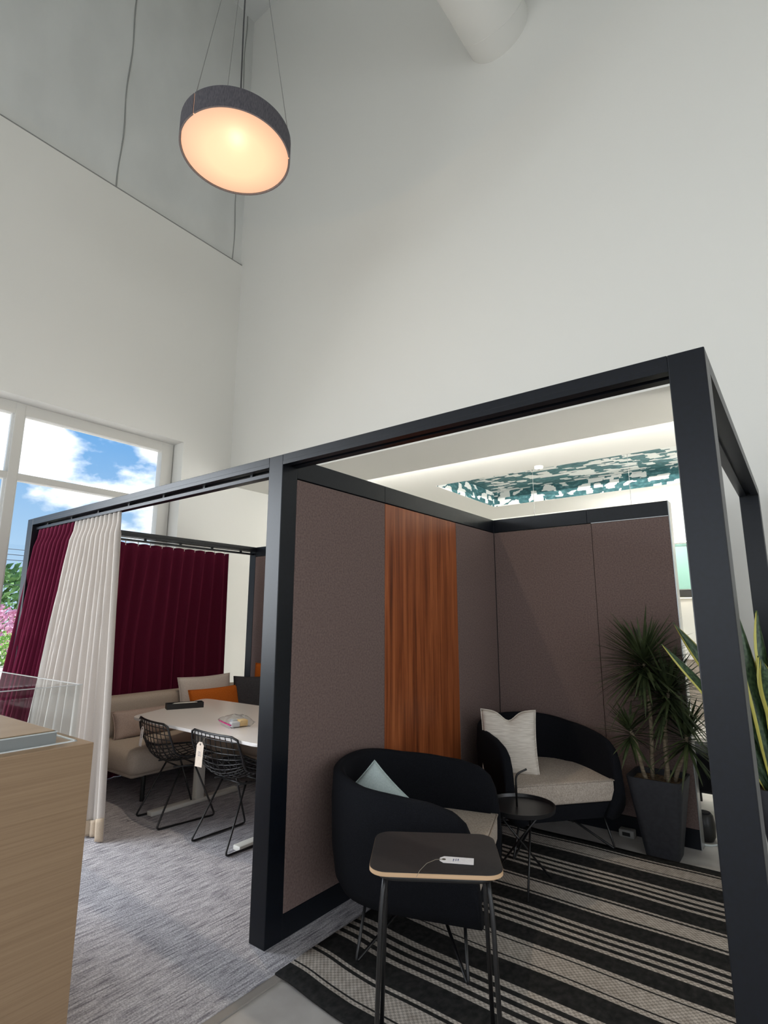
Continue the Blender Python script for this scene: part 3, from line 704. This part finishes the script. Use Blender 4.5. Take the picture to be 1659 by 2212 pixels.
# ------------------------------------------------------------------ laptop table
t = thing('laptop_table', 'small black topped laptop table with a pale plywood edge in front of the lounge chair', 'side table', (1.04, -.055, 0), R(33))
ol = roundrect(.445, .345, .06, 7)
tp = obj('table_top', prism(bm_new(), ol, .634, .647), M_ply, t, True)
obj('laminate', prism(bm_new(), roundrect(.443, .343, .059, 7), .647, .6495), noisy('black_linoleum', rgb(36, 34, 35), rgb(42, 40, 41), 90, .5, .03), tp)
b = bm_new(); tube(b, [(x, y, .622) for x, y in roundrect(.385, .285, .06, 6)], .012, 8, closed=True); obj('under_frame', b, M_blackmetal, t, 'all')
for s in (-1, 1):
    for q in (-1, 1):
        pts = arc_corner([(s*.17, q*.10, .622), (s*.182, q*.13, .52), (s*.20, q*.15, .006)], .06, 6)
        b = bm_new(); tube(b, pts, .008, 10); obj('leg', b, M_blackmetal, t, 'all')
tag_obj('white tag lying on the black laptop table', .05, .115, M_tagw, frame((1.09, -.105, .6515), (-.46, .89, 0), (-.89, -.46, 0)), [(1.10, -.10, .653), (1.085, -.125, .655), (1.076, -.165, .654), (1.085, -.22, .653), (1.10, -.262, .652)])

# ------------------------------------------------------------------ round side table
t = thing('round_side_table', 'small round black tray table with a tall loop handle between the lounge chairs', 'side table', (.775, 1.265, .016))
b = bm_new(); lathe(b, [(.176, .392), (.190, .395), (.194, .418), (.188, .418), (.184, .401), (.001, .401)], 40); obj('tray', b, plain('black_tray', rgb(28, 28, 30), .35, 0, .5), t, True)
for k in range(3):
    a = R(60+120*k); a2 = a+R(150)
    b = bm_new(); tube(b, [(.15*math.cos(a2), 0.15*math.sin(a2), .392), (.19*math.cos(a), .19*math.sin(a), .006)], .006, 8); obj('leg', b, M_blackmetal, t, 'all')
b = bm_new(); tube(b, arc_corner([(-.02, .0, .40), (-.02, 0, .57), (.035, .03, .60)], .03), .006, 8); obj('handle', b, M_blackmetal, t, 'all')

# ------------------------------------------------------------------ potted plants
M_pot = noisy('charcoal_planter', rgb(40, 41, 46), rgb(48, 49, 54), 40, .6, .1)
M_soil = noisy('coco_mulch', rgb(104, 84, 62), rgb(150, 124, 94), 60, .95, .9, dist=.02)
M_bark = noisy('cane_bark', rgb(112, 98, 80), rgb(150, 136, 114), 30, .9, .6, stretch=(1, 1, 5))
M_leafd = noisy('dracaena_green', rgb(46, 58, 36), rgb(78, 90, 56), 12, .5, 0)
def pot_bm(wb, wt, h, r=.05):
    b = bm_new(); lv = []
    for wdt, z, rr in ((wb*.96, 0, r*.8), (wb, .012, r), (wt, h-.012, r), (wt, h, r), (wt-.03, h, r*.8), (wt-.036, h-.05, r*.8)):
        lv.append([b.verts.new((x, y, z)) for x, y in roundrect(wdt, wdt, rr, 5)])
    n = len(lv[0])
    for A_, B_ in zip(lv, lv[1:]):
        for k in range(n): b.faces.new((A_[k], A_[(k+1) % n], B_[(k+1) % n], B_[k]))
    b.faces.new(list(reversed(lv[0]))); b.faces.new(lv[-1]); return b
def soil_bm(w_, z):
    b = bm_new(); grid(b, 14, 14, lambda u, v: Vector(((u-.5)*w_, (v-.5)*w_, z+.012*noise.noise(Vector((u*9, v*9, 2)))))); return b
def blade(b, o, d, length, width, droop, twist=0.0, seg=6, rnd=random):
    d = Vector(d).normalized(); side = d.cross(Vector((0, 0, 1)))
    if side.length < 1e-3: side = Vector((1, 0, 0))
    side.normalize(); nrm = side.cross(d).normalized(); prev = None
    for i in range(seg+1):
        s = i/seg; p = o+d*length*s+Vector((0, 0, -droop*length*s*s)); p.y = min(p.y, .18+.01*s); w_ = width*(.55+.45*min(1, s*3))*(1-s**2.2)**.8+.0004
        a, c = p-side*w_/2+nrm*w_*.12, p+side*w_/2+nrm*w_*.12
        cur = (b.verts.new(a), b.verts.new(p), b.verts.new(c))
        if prev: b.faces.new((prev[0], prev[1], cur[1], cur[0])); b.faces.new((prev[1], prev[2], cur[2], cur[1]))
        prev = cur
rnd = random.Random(5)
PX, PY = 1.30, 2.235
dr = thing('potted_dracaena', 'dracaena with spiky leaf heads in a tapered charcoal pot beside the far lounge chair', 'plant', (PX, PY, 0))
obj('pot', pot_bm(.20, .33, .47), M_pot, dr, True)
obj('soil', soil_bm(.30, .435), M_soil, dr, True)
heads = [((-.03, .02), (-.03, .03), 1.18, 210, .40), ((.05, -.02), (.10, .0), 1.0, 130, .36), ((.10, .04), (.19, -.04), .74, 80, .30), ((-.05, -.04), (-.14, -.06), .74, 60, .24), ((.02, .06), (.08, .12), .92, 70, .28)]
for (bx0, by0), (tx, ty), hz, cnt, ln in heads:
    pts = [Vector((bx0+(tx-bx0)*s+.012*math.sin(5*s+bx0*40), by0+(ty-by0)*s+.01*math.cos(6*s), .42+(hz-.42)*s)) for s in [i/8 for i in range(9)]]
    b = bm_new(); tube(b, pts, [.014-.003*i/8 for i in range(9)], 8); cane = obj('cane', b, M_bark, dr, 'all')
    b = bm_new()
    for k in range(cnt):
        s = k/cnt; el = R(-42+108*s)+rnd.uniform(-.15, .15); az = k*2.39996+rnd.uniform(-.3, .3)
        d = Vector((math.cos(az)*math.cos(el), math.sin(az)*math.cos(el), math.sin(el)))
        o_ = pts[-1]+Vector((0, 0, -.07+.09*s)); blade(b, o_, d, ln*rnd.uniform(.75, 1.1), .020, rnd.uniform(.02, .22))
    obj('leaf_head', b, M_leafd, cane, 'all')['kind'] = 'stuff'
# snake plant: leaves with yellow margins (UV across the leaf)
ms, nt, bs = base('snake_plant_leaf', rgb(40, 66, 44), .42, 0, .5); L = nt.links.new
uv = N(nt, 'ShaderNodeUVMap'); sp = N(nt, 'ShaderNodeSeparateXYZ'); L(uv.outputs[0], sp.inputs[0])
nn = N(nt, 'ShaderNodeTexNoise', Scale=7.0, Detail=3.0); mpp = N(nt, 'ShaderNodeMapping'); mpp.inputs['Scale'].default_value = (1, 5, 1); L(uv.outputs[0], mpp.inputs[0]); L(mpp.outputs[0], nn.inputs['Vector'])
gr = ramp(nt, [(.35, rgb(30, 50, 36)), (.65, rgb(74, 98, 66))]); L(nn.outputs[0], gr.inputs[0])
ed = ramp(nt, [(0, (1, 1, 1, 1)), (.14, (0, 0, 0, 1)), (.86, (1, 1, 1, 1))], 'CONSTANT'); L(sp.outputs[0], ed.inputs[0])
mx_ = N(nt, 'ShaderNodeMixRGB'); mx_.inputs[2].default_value = rgb(196, 190, 96); L(ed.outputs[0], mx_.inputs[0]); L(gr.outputs[0], mx_.inputs[1]); L(mx_.outputs[0], bs.inputs['Base Color'])
def snake_leaf(name, parent, o, lean_az, lean, length, width, face, curl):
    b = bm_new(); l = b.loops.layers.uv.new(); seg, na = 14, 7; rows = []
    side0 = Vector((math.cos(face), math.sin(face), 0)); ld = Vector((math.cos(lean_az), math.sin(lean_az), 0))
    for i in range(seg+1):
        s = i/seg; c = o+Vector((0, 0, length*s*math.cos(lean*s*.7)))+ld*(length*math.sin(lean)*(s*.6+.4*s*s))
        w_ = width*(.45+.55*math.sin(min(1, s*1.7)*PI/2))*(1 if s < .7 else max(.0, 1-((s-.7)/.3)**1.8))+.0006
        ang = face+curl*s; sd_ = Vector((math.cos(ang), math.sin(ang), 0)); nr = Vector((-math.sin(ang), math.cos(ang), 0))
        rows.append([(b.verts.new(c+sd_*w_*(a/(na-1)-.5)+nr*w_*.9*((a/(na-1)-.5)**2)+nr*.006*math.sin(9*s+a)), (a/(na-1), s)) for a in range(na)])
    for A_, B_ in zip(rows, rows[1:]):
        for a in range(na-1):
            q = (A_[a], A_[a+1], B_[a+1], B_[a]); f = b.faces.new([x[0] for x in q])
            for lp, x in zip(f.loops, q): lp[l].uv = x[1]
    o_ = obj(name, b, ms, parent, 'all'); o_.modifiers.new('thick', 'SOLIDIFY').thickness = .004; return o_
SX, SY = 2.05, 1.80
sn = thing('potted_snake_plant', 'tall snake plant with yellow-edged leaves in a charcoal pot behind the booth post', 'plant', (SX, SY, 0))
obj('pot', pot_bm(.22, .36, .62), M_pot, sn, True); obj('mulch', soil_bm(.33, .59), M_soil, sn, True)
rnd = random.Random(21)
leaves = [(-.10, 0, PI, .46, .90, .085, .5), (-.12, -.04, PI*.95, .62, .80, .08, .9), (-.08, -.10, PI, .1, 1.0, .085, .5), (-.04, -.12, PI*.8, .05, .92, .09, .7), (-.10, .05, PI, .2, .75, .08, .4)]
for k in range(34):
    x, y = rnd.uniform(-.13, .13), rnd.uniform(-.13, .13); az = math.atan2(y, x)+rnd.uniform(-.4, .4)
    leaves.append((x, y, az, rnd.uniform(.03, .28), rnd.uniform(.55, 1.12), rnd.uniform(.065, .095), .65+rnd.uniform(-.7, .7)))
for x, y, az, ln_, le, wd_, fc in leaves:
    snake_leaf('leaf', sn, Vector((x, y, .585)), az, ln_, le, wd_, fc, rnd.uniform(-.6, .6))

# ------------------------------------------------------------------ display case
CX, CY = -.60, -1.55
dc = thing('display_plinth', 'pale oak display plinth with a clear acrylic cover in the foreground', 'display case', (CX, CY, .012))
obj('plinth', bx(-.52, .595, -.62, .765, 0, .988, .0015), M_oak, dc)
cv = bpy.data.objects.new('cover', None); C.objects.link(cv); cv.parent = dc; cv.location = (0, 0, .988)
ax0, ax1, ay0, ay1, ah, th_ = -.46, .525, -.56, .735, .206, .008
for a in ((ax0, ax1, ay1-th_, ay1, 0, ah), (ax0, ax1, ay0, ay0+th_, 0, ah), (ax1-th_, ax1, ay0+th_, ay1-th_, 0, ah), (ax0, ax0+th_, ay0+th_, ay1-th_, 0, ah)):
    obj('acrylic_sheet', bx(*a), M_acrylic, cv)
b = bm_new()
for y in (ay1-th_, ay0): box(b, ax0, ax1, y, y+th_, 0, .004)
for x in (ax1-th_, ax0): box(b, x, x+th_, ay0, ay1, 0, .004)
obj('bright_edge', b, plain('acrylic_edge', rgb(235, 240, 242), .2), cv)
b = bm_new()
for y in (ay1-th_, ay0): box(b, ax0, ax1, y, y+th_, ah, ah+.0025)
for x in (ax1-th_, ax0): box(b, x, x+th_, ay0+th_, ay1-th_, ah, ah+.0025)
obj('polished_edge', b, plain('acrylic_top_edge', rgb(196, 196, 196), .15), cv)
rs = thing('display_riser', 'low grey riser with oak top inside the acrylic cover', 'riser', (CX, CY, 1.0))
obj('body', bx(-.40, .512, -.5, .665, 0, .046, .001), plain('riser_grey', rgb(150, 150, 150), .5), rs)
obj('inlay', bx(-.395, .506, -.495, .659, .046, .049), M_oak, rs)
obj('edge_band', bx(-.402, .5135, -.502, .6665, .042, .046), plain('riser_edge', rgb(225, 226, 226), .4), rs)

# ------------------------------------------------------------------ pendant lamp
LX, LY, LZ, LR = -.948, .338, 5.0, .405
lp = thing('pendant_lamp', 'large round felt drum pendant with glowing disc hung from the roof', 'lamp', (LX, LY, LZ))
M_felt = noisy('dark_felt', rgb(74, 72, 78), rgb(96, 93, 98), 30, .95, .4, stretch=(6, 6, 1))
SL = [R(-83), R(41.5)]
for k in range(2):
    a0 = SL[k]+.012; a1 = SL[(k+1) % 2]+(2*PI if k == 1 else 0)-.012; b = bm_new(); n = 40
    rings = []
    for i in range(n+1):
        a = a0+(a1-a0)*i/n; c, s = math.cos(a), math.sin(a)
        rings.append([b.verts.new((c*r_, s*r_, z)) for r_, z in ((LR, 0), (LR+.012, 0), (LR+.012, .175), (LR, .175))])
    for A_, B_ in zip(rings, rings[1:]):
        for q in range(4): b.faces.new((A_[q], A_[(q+1) % 4], B_[(q+1) % 4], B_[q]))
    b.faces.new(rings[0]); b.faces.new(list(reversed(rings[-1])))
    obj('felt_shade', b, M_felt, lp, True)
M_glow = bpy.data.materials.new('warm_diffuser'); M_glow.use_nodes = True; nt = M_glow.node_tree; bs = nt.nodes['Principled BSDF']; L = nt.links.new
tc = N(nt, 'ShaderNodeTexCoord'); gd = N(nt, 'ShaderNodeVectorMath', _operation='LENGTH'); L(tc.outputs['Object'], gd.inputs[0])
rr_ = ramp(nt, [(.0, (1.0, .80, .47, 1)), (.22, (1.0, .78, .46, 1)), (.40, (1.0, .55, .34, 1))]); L(gd.outputs['Value'], rr_.inputs[0]); L(rr_.outputs[0], bs.inputs['Emission Color']); bs.inputs['Emission Strength'].default_value = .98
bs.inputs['Base Color'].default_value = (.03, .025, .02, 1); MATS['warm_diffuser'] = M_glow
b = bm_new(); lathe(b, [(.001, .004), (LR-.012, .004), (LR-.004, .010), (LR-.004, .16), (.001, .165)], 64)
obj('diffuser', b, M_glow, lp, True)
for k in range(2):
    a = SL[k]; b = bm_new(); M = Matrix.Rotation(a, 4, 'Z'); box(b, LR-.002, LR+.006, -.006, .006, 0, .175, M=M); obj('slit_bracket', b, M_glow, lp)
for k, a in enumerate(SL+[R(165)]):
    b = bm_new(); tube(b, [(LR*math.cos(a), LR*math.sin(a), .17), (.012*math.cos(a), .012*math.sin(a), 2.7), (.012*math.cos(a), .012*math.sin(a), HC-LZ)], .0028, 5); obj('cable', b, plain('steel_cable', rgb(120, 120, 118), .5), lp)
b = bm_new(); tube(b, [(.05*math.sin(i*.7)*.25, .01*math.cos(i), .16+(HC-LZ-.16)*i/16) for i in range(17)], .006, 6); obj('power_cord', b, plain('cord_dark', rgb(60, 60, 62), .6), lp)

pd = bpy.data.lights.new('pendant_bulb', 'POINT'); pd.energy = 12; pd.color = (1, .72, .45); pd.shadow_soft_size = 0
po = bpy.data.objects.new('pendant_bulb', pd); C.objects.link(po); po.parent = lp; po.location = (0, 0, -.28)
sp_ = bpy.data.lights.new('pendant_downlight', 'SPOT'); sp_.energy = 130; sp_.color = (1, .84, .66); sp_.spot_size = R(116); sp_.spot_blend = 1.0; sp_.shadow_soft_size = .02
spo = bpy.data.objects.new('pendant_downlight', sp_); C.objects.link(spo); spo.parent = lp; spo.location = (0, 0, -.03)

# ------------------------------------------------------------------ air duct
du = thing('air_duct', 'round white air duct running into the tall wall', 'duct', (.28, 0, 7.57))
b = bm_new(); n = 48
grid(b, n, 30, lambda u, v: Vector((.335*math.cos(2*PI*u), YF+.1+(YB-YF-.1)*v, .335*math.sin(2*PI*u))), True); obj('pipe', b, M_wall, du, 'all')
for k in range(7):
    y = YB-.02-k*1.5
    b = bm_new(); tube(b, [(.336*math.cos(2*PI*i/n), y+.12*math.sin(2*PI*i/n)-.12, .336*math.sin(2*PI*i/n)) for i in range(n)], .003, 5, closed=True); obj('seam', b, M_wall, du, 'all')

# ------------------------------------------------------------------ rear area seen through the booth
for k, (x, y) in enumerate(((-.62, 5.22), (.62, 5.22))):
    t = thing('pendant_cable', ('pendant cable with dark ceiling cap nearer the walnut strip' if k == 0 else 'pendant cable with dark ceiling cap nearer the booth post'), 'pendant', (x, y, 1.75))
    b = bm_new(); tube(b, [(0, 0, .2), (0, 0, HL+TZ-1.75)], .003, 6); obj('cable', b, MATS['steel_cable'], t)
    b = bm_new(); lathe(b, [(.05, HL+TZ-1.78), (.055, HL+TZ-1.752), (.001, HL+TZ-1.751)], 20); obj('ceiling_cap', b, M_blackmetal, t, True)
    b = bm_new(); lathe(b, [(.02, .2), (.03, .19), (.09, .10), (.16, .0), (.15, .0), (.085, .095), (.001, .17)], 28); obj('shade', b, M_whitemetal, t, True)
t = thing('ceiling_vent', 'white slotted air vent in the papered tray ceiling', 'vent', (-.05, 5.38, HL+TZ-.016))
obj('frame', bx(-.28, .28, -.12, .12, 0, .012, .003), M_whitemetal, t)
for k in range(8):
    x = -.25+.5*k/7 if True else 0
    obj('slat', bx(x-.012, x+.012, -.09, .09, -.004, .0), plain('vent_slot', rgb(120, 122, 122), .6), t)
t = thing('smoke_detector', 'small white smoke detector on the low ceiling by the tray', 'detector', (-.45, 5.02, HL-.042))
b = bm_new(); lathe(b, [(.001, 0), (.04, 0), (.055, .012), (.058, .042), (.001, .042)], 24); obj('housing', b, M_whitemetal, t, True)
b = bm_new(); lathe(b, [(.001, -.004), (.015, -.004), (.016, 0), (.001, 0)], 16); obj('grille', b, MATS['vent_slot'], t)
M_green = plain('pale_green_glass', rgb(160, 208, 192), .25)
t = thing('wall_cabinet', 'pale green glass fronted wall cabinet on the far rear wall', 'cabinet', (.9, 8.16, 1.92))
obj('body', bx(-1.4, 1.4, -.03, .135, 0, .74), M_whitemetal, t)
for k in range(4): obj('door', bx(-1.4+.7*k+.004, -1.4+.7*(k+1)-.004, -.05, -.031, .01, .70, .002), M_green, t)
obj('top_trim', bx(-1.4, 1.4, -.055, .135, .705, .74), plain('green_trim', rgb(132, 176, 164), .4), t)
ul = obj('under_shelf', bx(-1.4, 1.4, -.04, .135, -.12, -.002), plain('shelf_dark', rgb(34, 32, 30), .6), t)
obj('lamp', bx(-1.2, 1.2, .0, .05, -.135, -.121), emit('cabinet_lamp', (1, .85, .6, 1), 2.0), ul)
t = thing('counter', 'pale counter standing against the far rear wall', 'counter', (.9, 7.95, 0))
obj('body', bx(-1.4, 1.4, -.25, .34, 0, .86), plain('counter_body', rgb(150, 140, 130), .5), t)
obj('worktop', bx(-1.42, 1.42, -.28, .34, .86, .90, .004), M_tabletop, t)
t = thing('floor_speaker', 'small black rounded floor box on the concrete behind the dracaena pot', 'speaker', (1.47, 2.66, 0))
b = bm_new(); lathe(b, [(.001, 0), (.05, 0), (.066, .03), (.07, .10), (.06, .16), (.05, .17), (.001, .165)], 24); obj('body', b, M_blackmetal, t, True)
b = bm_new(); lathe(b, [(.001, .166), (.046, .170), (.046, .175), (.001, .175)], 20); obj('cap', b, M_darkfab, t)
t = thing('power_cable', 'white power cable lying on the concrete near the black floor box', 'cable', (1.5, 2.6, 0))
b = bm_new(); tube(b, arc_corner([(-.06, -.06, .006), (.02, -.05, .006), (.10, .08, .006), (.3, .30, .006), (.8, .5, .006)], .08), .006, 7); obj('lead', b, plain('cable_white', rgb(210, 216, 214), .5), t, 'all')
b = bm_new(); tube(b, [(-.11, -.065, .012), (-.06, -.06, .010)], [.012, .008], 8); obj('plug', b, MATS['cable_white'], t, 'all')
t = thing('bench_seat', 'low black upholstered bench on the concrete beyond the rear panel', 'bench', (1.5, 3.35, 0))
obj('seat', bx(-.22, .9, -.2, .25, .16, .46, .03, seg=3), M_darkfab, t, True)
for x in (-.18, .86):
    for y in (-.16, .21): obj('leg', bx(x-.015, x+.015, y-.015, y+.015, 0, .162), M_blackmetal, t)
t = thing('power_strip', 'pale floor power box at the foot of the rear panel', 'outlet', (1.04, 2.395, 0))
obj('box', bx(-.05, .05, -.03, .035, 0, .05, .008), plain('outlet_grey', rgb(150, 148, 144), .5), t, True)
obj('socket', bx(-.025, .025, -.034, -.03, .014, .036), M_blackmetal, t)

# ------------------------------------------------------------------ outside
struct('ground_outside', bx(-160, XW-.31, -80, 140, -.5, -.2), noisy('pale_asphalt', rgb(200, 196, 188), rgb(218, 214, 206), 2, .9))
def foliage(name, label, loc, rx, ry, rz_, cols, seed, trunk=True, n=900, leaf=.35, cat='tree', group=None):
    rn = random.Random(seed); t = thing(name, label, cat, loc, 0, group)
    m = noisy('foliage_'+str(seed), cols[0], cols[1], .9 if rx > 1.5 else 4, .8, 0)
    b = bm_new()
    for k in range(n):
        d = Vector((rn.gauss(0, 1), rn.gauss(0, 1), rn.gauss(0, 1))).normalized(); r = (.55+.45*rn.random()**.5)*(1+.18*noise.noise(d*2.5+Vector((seed, 0, 0))))
        c = Vector((d.x*rx*r, d.y*ry*r, rz_*(1+d.z*r))); 
        if c.z < 0: continue
        a = Vector((rn.gauss(0, 1), rn.gauss(0, 1), rn.gauss(0, 1))).normalized(); e_ = a.orthogonal().normalized(); f_ = a.cross(e_); s = leaf*rn.uniform(.6, 1.3)
        q = [b.verts.new(c+e_*s*x+f_*s*y*.6+a*s*.15*abs(x)) for x, y in ((-1, 0), (0, -.8), (1, 0), (0, .8))]
        b.faces.new((q[0], q[1], q[3])); b.faces.new((q[1], q[2], q[3]))
    o = obj('crown', b, m, t); o['kind'] = 'stuff'
    b = bm_new(); tube(b, [(0, 0, 0), (.05*rx, 0, rz_*.5), (0, .05*ry, rz_)], [.06*rx+.02, .05*rx+.01, .02*rx+.01], 8); obj('trunk', b, M_bark, t, 'all'); return t
GT = [rgb(70, 110, 60), rgb(120, 160, 96)]
for k in range(3):
    foliage('tree', ['broad green tree across the road, nearest the entrance side', 'broad green tree across the road, directly left of the burgundy curtain', 'broad green tree across the road, hidden behind the curtained booth'][k], (-62+3*math.sin(k*2.1), 2+k*14.6, -.2), 6.5, 6.6, 3.0+.35*math.sin(k*1.7), GT, 40+k, n=1500, leaf=.5, group='trees across the road')
for k, (x, y) in enumerate(((-27, 7.6), (-27.5, 12.0))):
    foliage('flowering_bush', ('pink flowering bush above the green shrub' if k == 0 else 'pink flowering bush further along the road'), (x, y, -.2), 1.5, 1.6, 1.05, [rgb(196, 130, 160), rgb(226, 180, 200)], 60+k, n=1300, leaf=.12, cat='bush', group='pink bushes')
for k, (x, y) in enumerate(((-20.5, 5.6), (-20.6, 8.6))):
    foliage('green_shrub', ('bright green shrub at the edge of the pale lot' if k == 0 else 'bright green shrub further along the lot edge'), (x, y, -.2), 1.2, 1.3, .56, [rgb(110, 160, 70), rgb(160, 196, 110)], 70+k, n=1500, leaf=.08, cat='shrub', group='green shrubs')
for k, z in enumerate((6.2, 6.6, 7.0, 4.4)):
    t = thing('overhead_wire', ['lowest of the three overhead power wires', 'middle one of the three overhead power wires', 'topmost overhead power wire', 'single overhead wire in front of the trees'][k], 'wire', (-44, 20, z))
    b = bm_new(); tube(b, [(0, -50+100*i/20, .6*((i-10)/10)**2-.6) for i in range(21)], .025, 5); obj('strand', b, plain('wire_grey', rgb(70, 76, 84), .6), t)
